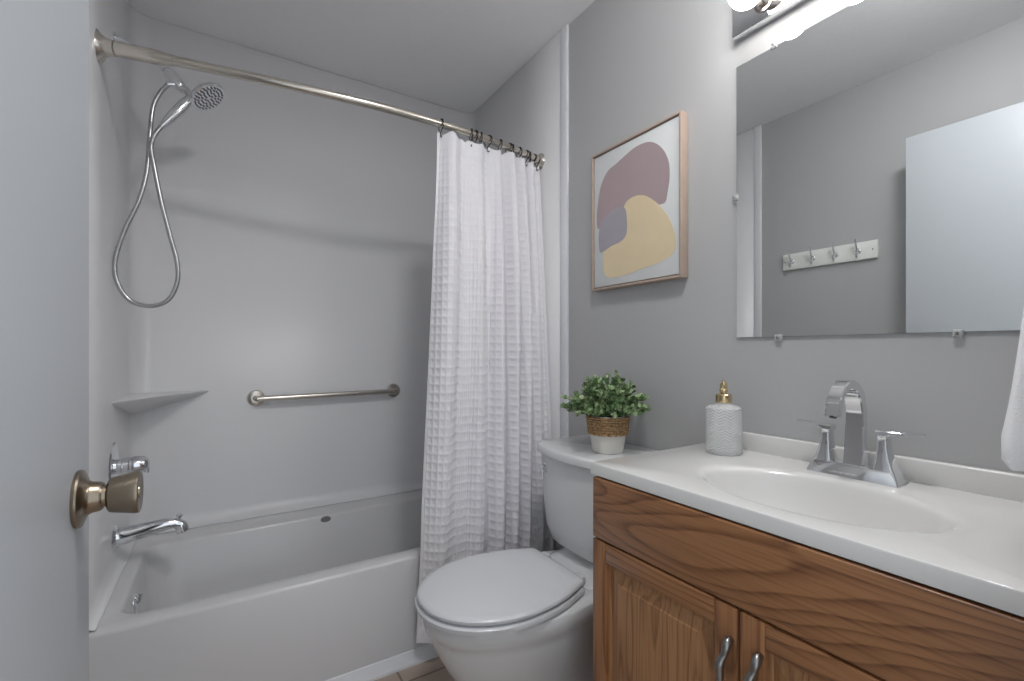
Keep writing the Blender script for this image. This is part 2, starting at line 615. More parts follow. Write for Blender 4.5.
# one wrap-around panel: left end wall, coved corners, back, right end wall
bm = NB()
rc = 0.07
xl, xr, yb = XL + 0.006, XR - 0.006, YB - 0.006
path = [(xl, 1.574), (xl, 1.80), (xl, yb - rc - 0.02)]
for k in range(13):
    a = R(180 - 90 * k / 12)
    path.append((xl + rc + rc * math.cos(a), yb - rc + rc * math.sin(a)))
for k in range(13):
    a = R(90 - 90 * k / 12)
    path.append((xr - rc + rc * math.cos(a), yb - rc + rc * math.sin(a)))
path += [(xr, yb - rc - 0.02), (xr, 1.80), (xr, 1.524)]
nrm = []
for i, p in enumerate(path):
    if i <= 2: nrm.append((1, 0))
    elif i >= len(path) - 3: nrm.append((-1, 0))
    else:
        q, r_ = path[i - 1], path[i + 1]
        t = Vector((r_[0] - q[0], r_[1] - q[1])).normalized()
        nrm.append((t.y, -t.x))
rows = []
fl_ = 0.055
for k in range(9):
    a = R(90 * k / 8)
    rows.append((ZR + 0.0015 + fl_ * 0.9 * (1 - math.cos(a)), fl_ * (1 - math.sin(a))))
rows.append((ZS, 0.0))
L = []
for z, off in rows:
    L.append([bm.verts.new((p[0] + n[0] * off * (0.55 if abs(n[0]) > 0.9 else 1), p[1] + n[1] * off, z)) for p, n in zip(path, nrm)])
for A, B in zip(L, L[1:]):
    for i in range(len(A) - 1):
        bm.faces.new((A[i], A[i + 1], B[i + 1], B[i]))
sp_ = obj('wall_panel', bm, M['acrylic'], sur, smooth=45)
md = sp_.modifiers.new('thickness', 'SOLIDIFY')
md.thickness = 0.004
md.offset = -1 
# moulded corner shelf
bm = NB()
sz = 0.925
c0 = Vector((xl, yb, sz))
def shelf_ring(z, lx, ly, drop=0.0):
    pts = [Vector((xl - 0.004, yb + 0.004, z))]
    n = 16
    A = Vector((xl - 0.004, yb - ly, z)); B = Vector((xl + lx, yb + 0.004, z)); Cc = Vector((xl + lx * 0.42, yb - ly * 0.42, z))
    for k in range(n + 1):
        t = k / n
        pts.append(A * (1 - t) ** 2 + Cc * 2 * t * (1 - t) + B * t * t)
    return pts
loft(bm, [shelf_ring(sz - 0.080, 0.05, 0.05), shelf_ring(sz - 0.055, 0.12, 0.14), shelf_ring(sz - 0.026, 0.21, 0.30),
          shelf_ring(sz - 0.008, 0.262, 0.392), shelf_ring(sz - 0.002, 0.266, 0.398), shelf_ring(sz, 0.262, 0.392)])
obj('corner_shelf', bm, M['acrylic'], sur, smooth=50)

# ------------------------------------------------------------------ grab bar
gy = yb - 0.045
gb = thing('grab_bar', 'straight brushed steel grab bar mounted low on the back surround panel', 'grab bar', (0.45, yb, 0.885))
bm = NB()
gx0, gx1 = 0.128, 0.745
pts = smooth_path([(gx0, yb - 0.004, 0.882), (gx0, yb - 0.025, 0.882), (gx0 + 0.008, gy + 0.004, 0.882), (gx0 + 0.03, gy, 0.882), (0.455, gy, 0.885), (gx1 - 0.03, gy, 0.888), (gx1 - 0.008, gy + 0.004, 0.888), (gx1, yb - 0.025, 0.888), (gx1, yb - 0.004, 0.888)], 6)
tube(bm, pts, 0.0125, 16)
obj('bar', bm, M['nickel'], gb, smooth=60)
for gx, gz in ((gx0, 0.882), (gx1, 0.888)):
    bm = NB()
    lathe(bm, (gx, yb + 0.0005, gz), (0, -1, 0), [(0, 0.036), (0.004, 0.036), (0.009, 0.032), (0.012, 0.020), (0.012, 0.0126)], 32)
    obj('flange', bm, M['nickel'], gb)

# ------------------------------------------------------------------ curved shower rod
def rod_pt(t):
    x = XL + 0.004 + (XR - XL - 0.008) * t
    return Vector((x, 1.745 - 0.115 * max(0.0, math.sin(PI * t)) ** 0.9 - 0.085 * t, 1.960 - 0.035 * t - 0.030 * math.sin(PI * min(1.0, max(0.0, t))) * (1 - t)))
rod = thing('shower_rod', 'brushed nickel bowed shower curtain rod spanning the tub alcove', 'shower rod', rod_pt(0.5))
TH = 0.095
bm = NB()
tube(bm, [rod_pt(0.025 + (TH - 0.025) * k / 8) for k in range(9)] + [rod_pt(TH + 0.012), rod_pt(TH + 0.03)], [0.0200] * 9 + [0.0180, 0.0150], 20)
obj('outer_tube', bm, M['nickel'], rod, smooth=60)
bm = NB()
tube(bm, [rod_pt(TH + 0.01 + (0.985 - TH) * k / 40) for k in range(41)], 0.0142, 20)
obj('inner_tube', bm, M['nickel'], rod, smooth=60)
for t, s in ((0.0, 1), (1.0, -1)):
    a = (rod_pt(0.03) - rod_pt(0.0)) if s > 0 else (rod_pt(0.97) - rod_pt(1.0))
    bm = NB()
    f = 1.2 if s > 0 else 1.0
    lathe(bm, rod_pt(t), a, [(0, 0.037 * f), (0.003, 0.038 * f), (0.006, 0.037 * f), (0.015, 0.028 * f), (0.030, 0.0205 * f), (0.045, 0.0175 * f), (0.052, 0.0175 * f)], 36)
    obj('end_flange', bm, M['nickel'], rod)
    bm = NB()
    lathe(bm, rod_pt(t) + a.normalized() * 0.053, a, [(0, 0.0165 * f), (0.003, 0.0165 * f)], 30)
    cc = obj('flange_collar', bm, M['ring'], rod)

def rod_at(x):
    return rod_pt((x - XL - 0.004) / (XR - XL - 0.008))

# ------------------------------------------------------------------ shower curtain (white waffle weave)
NU, NV = 620, 560
ARC = 1.75
ZTOP = 1.902
ZBOT = 0.090
def curtain_mesh():
    from math import sin, cos
    # fold centreline at top: phase mapping with uneven pleats
    def base(u, v):
        # u 0..1 across, v 0 top..1 bottom
        xt = 0.680 + 0.500 * u
        xb = 0.572 + 0.562 * u
        s = v ** 1.35
        x = xt * (1 - s) + xb * s
        yr = rod_at(xt).y
        z = ZTOP + (ZBOT - ZTOP) * v
        # hangs down then sits against the outside of the tub rim
        y_out = 1.497
        if z > 0.40:
            k = (ZTOP - z) / (ZTOP - 0.40)
            y = yr * (1 - k) + y_out * k
        else:
            y = y_out
        ph = 2 * PI * (6.0 * u + 0.42 * sin(5.2 * u + 2.6) + 0.10 * sin(2.5 * v + 7 * u)) + 0.6
        amp = (0.020 + 0.016 * min(1, v * 4)) * (0.70 + 0.30 * sin(9 * u + 1.3 + 1.5 * v))
        if z < 0.55:
            amp *= 0.62 + 0.38 * (max(z, 0.0) / 0.55)
        fold = amp * sin(ph) + 0.35 * amp * sin(2 * ph + 1.1 + v)
        x += 0.55 * amp * cos(ph) + 0.003 * sin(40 * u + 6 * v)
        # scallops between the rings at the very top
        if v < 0.06:
            z -= 0.010 * (1 - v / 0.06) * (0.5 - 0.5 * cos(2 * PI * 11 * u))
        return Vector((x, y + fold, z))
    G = [[base(i / NU, j / NV) for i in range(NU + 1)] for j in range(NV + 1)]
    verts = []
    H = ZTOP - ZBOT
    for j in range(NV + 1):
        for i in range(NU + 1):
            p = G[j][i]
            du = G[j][min(i + 1, NU)] - G[j][max(i - 1, 0)]
            dv = G[min(j + 1, NV)][i] - G[max(j - 1, 0)][i]
            n = du.cross(dv)
            if n.length > 0:
                n.normalize()
            if n.y > 0:
                n = -n
            a = i / NU * ARC / 0.0310
            b = j / NV * H / 0.0300
            ca = abs(math.sin(PI * a)); cb = abs(math.sin(PI * b))
            # raised grid with sunken cells
            fa = v_fade(j / NV)
            h = -0.0046 * (min(ca, 0.8) * min(cb, 0.8)) ** 1.1 * (1.0 if (j / NV) > 0.035 else 0.0) * fa
            hem = i < 8 or i > NU - 8 or j > NV - 12
            if hem:
                h = 0
            q = p + n * h
            verts.append((q.x, q.y, q.z))
    faces = []
    W1 = NU + 1
    for j in range(NV):
        for i in range(NU):
            a = j * W1 + i
            faces.append((a, a + W1, a + W1 + 1, a + 1))
    return verts, faces, G
def v_fade(v):
    return 0.45 + 0.55 * min(1.0, v * 2.2)
verts, faces, G = curtain_mesh()
me = bpy.data.meshes.new('shower_curtain')
org = Vector((0.90, 1.50, ZBOT))
me.from_pydata([(a - org.x, b - org.y, c - org.z) for a, b, c in verts], [], faces)
me.polygons.foreach_set('use_smooth', [True] * len(me.polygons))
me.materials.append(M['curtain'])
cur = bpy.data.objects.new('shower_curtain', me)
C.objects.link(cur)
cur.location = org
sm = cur.modifiers.new('thickness', 'SOLIDIFY')
sm.thickness = 0.0012
tag(cur, 'white waffle-weave shower curtain gathered at the right end of the tub', 'shower curtain')

# rings: one built, the rest copied
def make_ring():
    r = thing('curtain_ring', 'x', 'curtain ring', (0, 0, 0), 'dark curtain rings on the shower rod')
    b = NB()
    pts = []
    for k in range(22):
        a = R(-60 + 300 * k / 21)
        pts.append((0.0, 0.0195 * math.cos(a), 0.0195 * math.sin(a)))
    pts += [(0.0, 0.004, -0.028), (0.0, 0.004, -0.040), (0.0, -0.002, -0.046), (0.0, -0.008, -0.041)]
    tube(b, pts, 0.0019, 8)
    obj('hook', b, M['ring'], r, smooth=60)
    b = NB()
    for a in (40, 65, 90, 115, 140):
        p = Vector((0, 0.0197 * math.cos(R(a)), 0.0197 * math.sin(R(a))))
        bmesh.ops.create_icosphere(b, subdivisions=2, radius=0.0035, matrix=Matrix.Translation(p))
    obj('roller_beads', b, M['ring'], r, smooth=60)
    return r
def px_x(px):
    a = math.tan(math.atan((px - 512) / 463) + THETA)
    y = 1.6
    for _ in range(8):
        y = rod_at(y * a).y
    return y * a
ring0 = make_ring()
ring_px = [441, 471, 475, 481, 488, 500, 509, 513, 519, 526, 530, 537]
for i, px in enumerate(ring_px):
    r = ring0 if i == 0 else copy_tree(ring0)
    x = px_x(px)
    r.location = rod_at(x) + Vector((0, 0, -0.004))
    r.rotation_euler = (0, 0, R([4, -6, 8, -14, 26, -5, 20, -22, 6, 14, -24, 8][i]))
    if i == 0:
        r['label'] = 'dark metal curtain ring apart from the others at the free left edge of the curtain'
    elif i == len(ring_px) - 1:
        r['label'] = 'dark metal curtain ring nearest the right end flange of the rod'
    else:
        r['label'] = 'dark metal curtain ring bunched in the middle of the gathered curtain top'

# ------------------------------------------------------------------ hand shower
SY = 1.99
sh = thing('hand_shower', 'chrome hand shower with looping hose on the left alcove wall', 'shower head', (XL, SY, 2.10))
bm = NB()
lathe(bm, (XL + 0.0005, SY, 2.125), (1, 0, 0), [(0, 0.030), (0.003, 0.030), (0.010, 0.022), (0.014, 0.012)], 28)
obj('wall_escutcheon', bm, M['chrome'], sh)
def at(px, py, y):
    """point seen at pixel (px,py) in the plane Y = y (used only to take measurements from the photo)"""
    a = math.tan(math.atan((px - 512) / 463) + THETA)
    x = y * a
    d = x * math.sin(THETA) + y * math.cos(THETA)
    return Vector((x, y, 1.09 - (py - 351) * d / 463))
A1 = at(163, 66, SY)          # end of the arm
BJ = at(183, 90, SY - 0.01)   # bracket joint
bm = NB()
tube(bm, smooth_path([(XL + 0.005, SY, 2.125), (XL + 0.045, SY, 2.118), (XL + 0.085, SY, 2.092), A1, A1.lerp(BJ, 0.1)], 6), 0.0095, 14)
obj('shower_arm', bm, M['chrome'], sh, smooth=60)
bm = NB()
d0 = (BJ - A1).normalized()
lj = (BJ - A1).length
lathe(bm, A1 + d0 * 0.004, d0, [(0, 0.013), (0.010, 0.0135), (0.012, 0.010), (0.018, 0.010), (0.021, 0.018), (0.030, 0.0200), (lj - 0.018, 0.0190), (lj - 0.010, 0.013), (lj, 0.012)], 24)
br = obj('swivel_bracket', bm, M['chrome'], sh)
bm = NB()
tube(bm, [BJ + Vector((-0.018, 0, 0.012)), BJ + Vector((-0.032, -0.002, 0.010)), BJ + Vector((-0.045, -0.004, 0.004))], [0.013, 0.0115, 0.009], 14)
obj('hose_nut', bm, M['chrome'], br)
hb = at(161, 127, SY - 0.05)
ht = at(189, 101, SY - 0.04)
bm = NB()
clampp = smooth_path([BJ + Vector((-0.006, 0, 0.004)), BJ + Vector((0.012, -0.008, -0.004)), ht + Vector((0.004, 0.004, 0.012)), ht], 4)
tube(bm, clampp, 0.0125, 14)
obj('cradle', bm, M['chrome'], br, smooth=60)
bm = NB()
hp = smooth_path([hb, hb.lerp(ht, 0.33), hb.lerp(ht, 0.66), ht, ht + Vector((0.022, 0.002, 0.010))], 5)
nh = len(hp)
tube(bm, hp, [0.0090 + 0.0092 * math.sin(PI * min(1, (i / (nh - 1)) * 0.9)) for i in range(nh)], 18)
obj('handle', bm, M['chrome'], sh, smooth=60)
hc = at(207, 96, SY - 0.05)
hd = Vector((0.56, -0.22, -0.80)).normalized()
bm = NB()
lathe(bm, hc, hd, [(-0.026, 0.012), (-0.022, 0.030), (-0.010, 0.052), (0.002, 0.0605), (0.008, 0.061), (0.011, 0.058), (0.010, 0.054), (0.010, 0)], 44)
hdobj = obj('spray_head', bm, M['chrome'], sh, smooth=40)
bm = NB()
_, hu, hv = frame_of(hd)
for rr, cnt in ((0.012, 6), (0.024, 12), (0.036, 18), (0.047, 24)):
    for k in range(cnt):
        a = 2 * PI * k / cnt + rr * 30
        p = hc + hd * 0.0098 + (hu * math.cos(a) + hv * math.sin(a)) * rr
        lathe(bm, p, hd, [(0, 0.0030), (0.003, 0.0024)], 8)
nz = obj('spray_nozzles', bm, M['spray_rubber'], hdobj)
# hose
hs = [at(171, 87, 1.97), at(160, 93, 1.965), at(153, 108, 1.96), at(150, 135, 1.96), at(147, 170, 1.96), at(139, 200, 1.96), at(124, 232, 1.96), at(115, 262, 1.96), at(118, 284, 1.96), at(131, 301, 1.96),
      at(151, 306, 1.955), at(168, 300, 1.95), at(177, 283, 1.95), at(177, 262, 1.95), at(170, 235, 1.95), at(161, 200, 1.95), at(154, 165, 1.95), at(151, 148, 1.945), at(154, 136, 1.94), hb]
hs[0] = BJ + Vector((-0.040, -0.004, 0.006))
bm = NB()
hp = smooth_path(hs, 14)
tube(bm, hp, [0.0068 + (0.0006 if i % 2 else 0.0) for i in range(len(hp))], 12)
obj('hose', bm, M['hose'], sh, smooth=70)

# ------------------------------------------------------------------ shower valve
vx = xl
VY, VZ = 1.985, 0.708
va = thing('shower_valve', 'round chrome mixer valve with lever hub above the tub spout', 'shower valve', (vx, VY, VZ))
bm = NB(); lathe(bm, (vx + 0.0005, VY, VZ), (1, 0, 0), [(0, 0.083), (0.003, 0.083), (0.008, 0.078), (0.012, 0.045), (0.013, 0.026)], 48)
obj('valve_plate', bm, M['chrome'], va)
bm = NB(); lathe(bm, (vx + 0.013, VY, VZ), (1, 0, 0), [(0, 0.024), (0.012, 0.024), (0.014, 0.027), (0.030, 0.029), (0.034, 0.026), (0.038, 0.026), (0.042, 0.029), (0.070, 0.027), (0.080, 0.020), (0.084, 0.010), (0.085, 0)], 32)
hub = obj('valve_handle', bm, M['chrome'], va)
bm = NB(); tube(bm, smooth_path([(vx + 0.074, VY, VZ), (vx + 0.086, VY - 0.002, VZ - 0.002), (vx + 0.091, VY - 0.004, VZ - 0.016), (vx + 0.089, VY - 0.006, VZ - 0.028)], 5), 0.0065, 12)
obj('valve_lever', bm, M['chrome'], hub, smooth=60)

# ------------------------------------------------------------------ tub spout
SZ = 0.478
sp = thing('tub_spout', 'chrome tub spout with diverter knob on the left alcove wall', 'tub spout', (vx, VY, SZ))
bm = NB()
pp = smooth_path([(vx + 0.004, VY, SZ - 0.002), (vx + 0.03, VY, SZ), (vx + 0.10, VY, SZ + 0.010), (vx + 0.150, VY, SZ + 0.016), (vx + 0.180, VY, SZ + 0.008), (vx + 0.190, VY, SZ - 0.018)], 6)
rr = []
for i in range(len(pp)):
    t = i / (len(pp) - 1)
    rr.append(0.033 - 0.0155 * min(1, t * 1.5) + (0.002 if t > 0.8 else 0))
tube(bm, pp, rr, 22)
obj('spout_body', bm, M['chrome'], sp, smooth=50)
bm = NB(); lathe(bm, (vx + 0.0005, VY, SZ - 0.002), (1, 0, 0), [(0, 0.040), (0.004, 0.041), (0.009, 0.038), (0.013, 0.0325)], 32)
obj('spout_flange', bm, M['chrome'], sp)
bm = NB(); lathe(bm, (vx + 0.177, VY, SZ + 0.020), (0.15, 0, 1), [(0, 0.0055), (0.012, 0.0045), (0.016, 0.010), (0.021, 0.011), (0.024, 0.008), (0.025, 0)], 20)
obj('diverter_knob', bm, M['chrome'], sp)

# ------------------------------------------------------------------ toilet
TY = 1.135
toi = thing('toilet', 'white two-piece toilet between the shower curtain and the vanity', 'toilet', (0.80, TY, 0))
def egg(xb, xf, wb, wm, z, n=64, rc=0.022):
    """outline with a straight back at x=xb (half width wb, small corners), widest wm, round front at x=xf"""
    xm = xb - (xb - xf) * 0.50
    half = []
    for k in range(17):                      # front tip to the widest point
        a = PI / 2 * k / 16
        half.append((xm - (xm - xf) * math.cos(a), wm * math.sin(a) ** 0.96))
    rc = min(rc, wb * 0.4)
    for k in range(1, 11):                   # widest point to the back corner
        t = k / 10
        half.append((xm + (xb - rc - xm) * t, wm + (wb - wm) * (t ** 2.0)))
    for k in range(1, 5):
        a = PI / 2 * k / 4
        half.append((xb - rc + rc * math.sin(a), wb - rc * (1 - math.cos(a))))
    pts = [(x, TY + y, z) for x, y in half]
    pts += [(x, TY - y, z) for x, y in half[::-1] if y > 1e-6]
    return pts
# bowl + pedestal, one surface
bm = NB()
sec = [ # z, xback, xfront, wback, wmid
    (0.000, 1.06, 0.585, 0.095, 0.105), (0.030, 1.06, 0.590, 0.095, 0.105), (0.05, 1.055, 0.600, 0.088, 0.098),
    (0.12, 1.05, 0.585, 0.080, 0.108), (0.18, 1.04, 0.550, 0.078, 0.128), (0.235, 1.03, 0.510, 0.080, 0.150),
    (0.285, 1.03, 0.484, 0.090, 0.166), (0.325, 1.04, 0.468, 0.105, 0.174), (0.345, 1.05, 0.464, 0.118, 0.176),
    (0.350, 1.06, 0.454, 0.124, 0.180), (0.372, 1.07, 0.449, 0.130, 0.182), (0.392, 1.07, 0.448, 0.130, 0.182), (0.398, 1.068, 0.454, 0.128, 0.177), (0.400, 1.06, 0.50, 0.12, 0.150)]
loft(bm, [egg(b, f, wb, wm, z) for z, b, f, wb, wm in sec])
obj('bowl', bm, M['porcelain'], toi, smooth=50)
# deck under the tank (rises to carry it)
bm = NB()
def rr_ring(x0, x1, hy, r, z, n=6, bulge=0.0):
    cx = (x0 + x1) / 2
    out = []
    for a, b in rrect((x1 - x0) / 2, hy, r, n):
        x = cx + a
        if a < 0 and bulge:
            x -= bulge * (1 - (b / hy) ** 2)
        out.append((x, TY + b, z))
    return out
def bulged(x0, x1, hy, r, z, bulge, n=6, m=9):
    """rounded rectangle with subdivided bulging front (x0 side)"""
    base = rrect((x1 - x0) / 2, hy, r, n)
    cx = (x0 + x1) / 2
    pts = []
    for i, p in enumerate(base):
        pts.append(p)
        q = base[(i + 1) % len(base)]
        if i == 2 * (n + 1) - 1:          # long front edge
            for k in range(1, m):
                t = k / m
                pts.append((p[0] + (q[0] - p[0]) * t, p[1] + (q[1] - p[1]) * t))
    out = []
    for a, b in pts:
        x = cx + a
        if a < 0:
            x -= bulge * (1 - min(1, abs(b) / hy) ** 2) * min(1, (-a) / ((x1 - x0) / 2))
        out.append((x, TY + b, z))
    return out
loft(bm, [rr_ring(0.885, 1.16, 0.105, 0.03, 0.36), rr_ring(0.875, 1.165, 0.125, 0.04, 0.395), rr_ring(0.895, 1.165, 0.118, 0.04, 0.408), rr_ring(0.955, 1.15, 0.10, 0.04, 0.425), rr_ring(0.975, 1.15, 0.09, 0.04, 0.452)])
obj('tank_deck', bm, M['porcelain'], toi, smooth=50)
# tank
bm = NB()
tz = [(0.432, 0.995, 1.155, 0.130, 0.05, 0.010), (0.438, 0.975, 1.165, 0.150, 0.055, 0.015), (0.455, 0.962, 1.172, 0.172, 0.06, 0.022), (0.50, 0.956, 1.175, 0.188, 0.05, 0.03),
      (0.58, 0.955, 1.178, 0.197, 0.04, 0.035), (0.735, 0.953, 1.18, 0.205, 0.035, 0.040), (0.740, 0.956, 1.178, 0.202, 0.033, 0.040)]
loft(bm, [bulged(x0, x1, hy, r, z, bu) for z, x0, x1, hy, r, bu in tz])
obj('tank', bm, M['porcelain'], toi, smooth=50)
bm = NB()
lz = [(0.7405, 0.950, 1.183, 0.208, 0.03, 0.042), (0.745, 0.944, 1.187, 0.216, 0.035, 0.046), (0.764, 0.944, 1.187, 0.217, 0.035, 0.047), (0.770, 0.949, 1.185, 0.213, 0.033, 0.046), (0.772, 0.958, 1.180, 0.205, 0.03, 0.045)]
loft(bm, [bulged(x0, x1, hy, r, z, bu) for z, x0, x1, hy, r, bu in lz])
obj('tank_lid', bm, M['porcelain'], toi, smooth=50)
bm = NB()
lathe(bm, (0.938, TY + 0.140, 0.692), (-1, 0, 0), [(-0.006, 0.017), (0.004, 0.017), (0.008, 0.013), (0.016, 0.012), (0.02, 0.006)], 24)
tube(bm, smooth_path([(0.930, TY + 0.140, 0.692), (0.922, TY + 0.138, 0.688), (0.918, TY + 0.136, 0.675), (0.918, TY + 0.135, 0.664)], 5), 0.0052, 12)
fl = obj('flush_lever', bm, M['chrome'], toi)
bm = NB()
loft(bm, [egg(0.868, 0.448, 0.132, 0.176, 0.4030), egg(0.878, 0.433, 0.140, 0.187, 0.4055), egg(0.878, 0.431, 0.140, 0.189, 0.4165), egg(0.875, 0.436, 0.138, 0.186, 0.4205)])
obj('seat', bm, M['seat'], toi, smooth=50)
bm = NB()
loft(bm, [egg(0.872, 0.447, 0.130, 0.176, 0.4255), egg(0.879, 0.437, 0.136, 0.184, 0.428), egg(0.879, 0.436, 0.136, 0.185, 0.435), egg(0.876, 0.440, 0.133, 0.181, 0.4395), egg(0.868, 0.456, 0.124, 0.168, 0.4420), egg(0.835, 0.53, 0.10, 0.12, 0.4435)])
obj('seat_lid', bm, M['seat'], toi, smooth=50)
for s in (-1, 1):
    bm = NB()
    box(bm, 0.868, 0.905, TY + s * 0.085 - 0.018, TY + s * 0.085 + 0.018, 0.409, 0.432, bev=0.006, seg=3)
    obj('hinge', bm, M['seat'], toi)

# ------------------------------------------------------------------ potted plant on the tank lid
PX, PY, PZ = 1.035, 1.080, 0.7725
pl = thing('potted_plant', 'leafy green faux plant in a rope-banded pot on the toilet tank', 'plant', (PX, PY, PZ))
bm = NB()
lathe(bm, (PX, PY, PZ), (0, 0, 1), [(0, 0.046), (0.002, 0.048), (0.055, 0.0555), (0.112, 0.0615), (0.116, 0.060), (0.112, 0.056), (0.098, 0.054)], 40, capB=False)
obj('pot', bm, M['pot'], pl)
bm = NB()
for i in range(7):
    z = PZ + 0.061 + i * 0.0082
    rad = 0.0565 + (z - PZ - 0.055) * 0.105 + 0.0028
    N = 110
    pts = []
    for k in range(N):
        a = 2 * PI * k / N
        pts.append((PX + rad * math.cos(a), PY + rad * math.sin(a), z))
    tube(bm, pts, [0.0040 + 0.0006 * math.sin(k * 2 * PI / 5 + i) for k in range(N)], 8, closed=True)
obj('rope_band', bm, M['rope'], pl, smooth=60)
bm = NB(); lathe(bm, (PX, PY, PZ + 0.106), (0, 0, 1), [(0, 0.0535), (0.006, 0.04), (0.009, 0)], 24)
obj('moss', bm, M['soil'], pl)
random.seed(11)
bs, bl = NB(), NB()
top = Vector((PX, PY, PZ + 0.105))
def leaf(bm, p, d, nrm, L, W):
    d = d.normalized()
    s = d.cross(nrm).normalized()
    n = s.cross(d).normalized()
    prof = ((0.0, 0.0, 0), (0.22, 0.62, 0.06), (0.55, 1.0, 0.10), (0.85, 0.6, 0.05), (1.0, 0.0, -0.04))
    mid = [bm.verts.new(p + d * (t * L) + n * (c - 0.10) * L * 0.8) for t, ww, c in prof]
    lf = [bm.verts.new(p + d * (t * L) + s * (W * ww) + n * c * L) for t, ww, c in prof[1:4]]
    rt = [bm.verts.new(p + d * (t * L) - s * (W * ww) + n * c * L) for t, ww, c in prof[1:4]]
    bm.faces.new((mid[0], lf[0], mid[1])); bm.faces.new((mid[0], mid[1], rt[0]))
    for k in range(2):
        bm.faces.new((mid[k + 1], lf[k], lf[k + 1], mid[k + 2]))
        bm.faces.new((mid[k + 1], mid[k + 2], rt[k + 1], rt[k]))
    bm.faces.new((mid[3], lf[2], mid[4])); bm.faces.new((mid[3], mid[4], rt[2]))
for i in range(150):
    az = random.uniform(0, 2 * PI)
    el = math.acos(random.uniform(0.04, 1.0))
    el = min(el, R(76))
    ln = random.uniform(0.066, 0.121)
    dirv = Vector((math.sin(el) * math.cos(az), math.sin(el) * math.sin(az), math.cos(el) * 1.18))
    st = top + Vector((math.cos(az), math.sin(az), 0)) * random.uniform(0, 0.04) * math.sin(el)
    if math.sin(el) * math.cos(az) > 0 and st.x + dirv.x * ln > 1.185:
        ln = max(0.05, (1.183 - st.x) / dirv.x)
    en = st + dirv * ln + Vector((0, 0, -0.004 * math.sin(el)))
    mid = st.lerp(en, 0.5) + Vector((0, 0, 0.012))
    pts = smooth_path([st, mid, en], 5)
    tube(bs, pts, 0.0009, 5)
    nl = 9
    for k in range(2, nl + 2):
        t = k / (nl + 1)
        q = pts[min(len(pts) - 1, int(t * (len(pts) - 1)))]
        for s in (0, 1, 2):
            a2 = random.uniform(0, 2 * PI)
            side = Vector((math.cos(a2), math.sin(a2), random.uniform(-0.2, 0.6)))
            d = (dirv * 0.7 + side * random.uniform(0.5, 1.0)).normalized()
            L = random.uniform(0.011, 0.0185)
            if (q + d * L).x > 1.196:
                d.x = -abs(d.x)
            leaf(bl, q + Vector((random.uniform(-.003, .003), random.uniform(-.003, .003), random.uniform(-.003, .003))), d, Vector((random.uniform(-1, 1), random.uniform(-1, 1), random.uniform(0.2, 1))), L, L * random.uniform(0.36, 0.50))
obj('stems', bs, M['stem'], pl)
obj('foliage', bl, M['leaf'], pl, smooth=60)

# ------------------------------------------------------------------ vanity cabinet
VX = 0.758            # face-frame front
V0, V1 = 0.097, 0.8225 # right and left ends (y)
van = thing('vanity_cabinet', 'honey oak vanity cabinet with two raised-panel doors under the sink top', 'cabinet', (0.97, 0.455, 0))
bm = NB()
ZTB = 0.798
# carcass panels (hollow) with toe kick
box(bm, VX + 0.02, XR - 0.012, V1 - 0.016, V1, 0.0, ZTB, bev=0.001)
box(bm, VX + 0.02, XR - 0.012, V0, V0 + 0.016, 0.0, ZTB, bev=0.001)
box(bm, VX + 0.02, XR - 0.012, V0 + 0.016, V1 - 0.016, 0.09, 0.106)
box(bm, XR - 0.018, XR - 0.012, V0 + 0.016, V1 - 0.016, 0.106, ZTB)
box(bm, VX + 0.07, VX + 0.082, V0 + 0.016, V1 - 0.016, 0.0, 0.09)
obj('carcass', bm, M['oak_side'], van)
bm = NB()
ym = 0.459
for y0, y1 in ((V0, V0 + 0.04), (V1 - 0.04, V1), (ym - 0.02, ym + 0.02)):
    box(bm, VX, VX + 0.0195, y0, y1, 0.09, ZTB, bev=0.001)
obj('face_frame', bm, M['oak_v'], van)
bm = NB()
bm.free()
for (z0, z1) in ((0.09, 0.12), (0.625, 0.665), (0.775, ZTB)):
    for y0, y1 in ((V0 + 0.0405, ym - 0.0205), (ym + 0.0205, V1 - 0.0405)):
        bm = NB(); box(bm, VX, VX + 0.0195, y0, y1, z0, z1, bev=0.001)
        obj('frame_rail', bm, M['oak_h'], van)
# false drawer front
FX = VX - 0.019
bm = NB()
box(bm, FX, VX - 0.0005, V0 + 0.002, V1 - 0.001, 0.656, ZTB - 0.003, bev=0.003, seg=3)
obj('drawer_front', bm, M['oak_h'], van)
def cab_door(y0, y1, z0, z1):
    """frame and raised panel door; returns frame mesh and panel mesh"""
    b = NB()
    w = 0.043
    x0, x1 = FX, VX - 0.0005
    box(b, x0, x1, y0, y0 + w, z0, z1, bev=0.003)
    box(b, x0, x1, y1 - w, y1, z0, z1, bev=0.003)
    nv = len(b.faces)
    box(b, x0, x1, y0 + w, y1 - w, z1 - w, z1, bev=0.0015)
    box(b, x0, x1, y0 + w, y1 - w, z0, z0 + w, bev=0.0015)
    for i, f in enumerate(b.faces):
        c = f.calc_center_median()
        if y0 + w + 0.0005 < c.y < y1 - w - 0.0005:
            f.material_index = 1
    p = NB()
    rows = []
    Y0, Y1, Z0, Z1 = y0 + w - 0.001, y1 - w + 0.001, z0 + w - 0.001, z1 - w + 0.001
    for ins, dx in ((0.0, 0.0100), (0.006, 0.0100), (0.010, 0.0115), (0.036, 0.0045), (0.038, 0.0030), (0.041, 0.0025)):
        rows.append([(x0 + dx, Y0 + ins, Z0 + ins), (x0 + dx, Y1 - ins, Z0 + ins), (x0 + dx, Y1 - ins, Z1 - ins), (x0 + dx, Y0 + ins, Z1 - ins)])
    rows = [[(x1, *q[1:]) for q in rows[0]]] + rows
    loft(p, rows)
    return b, p
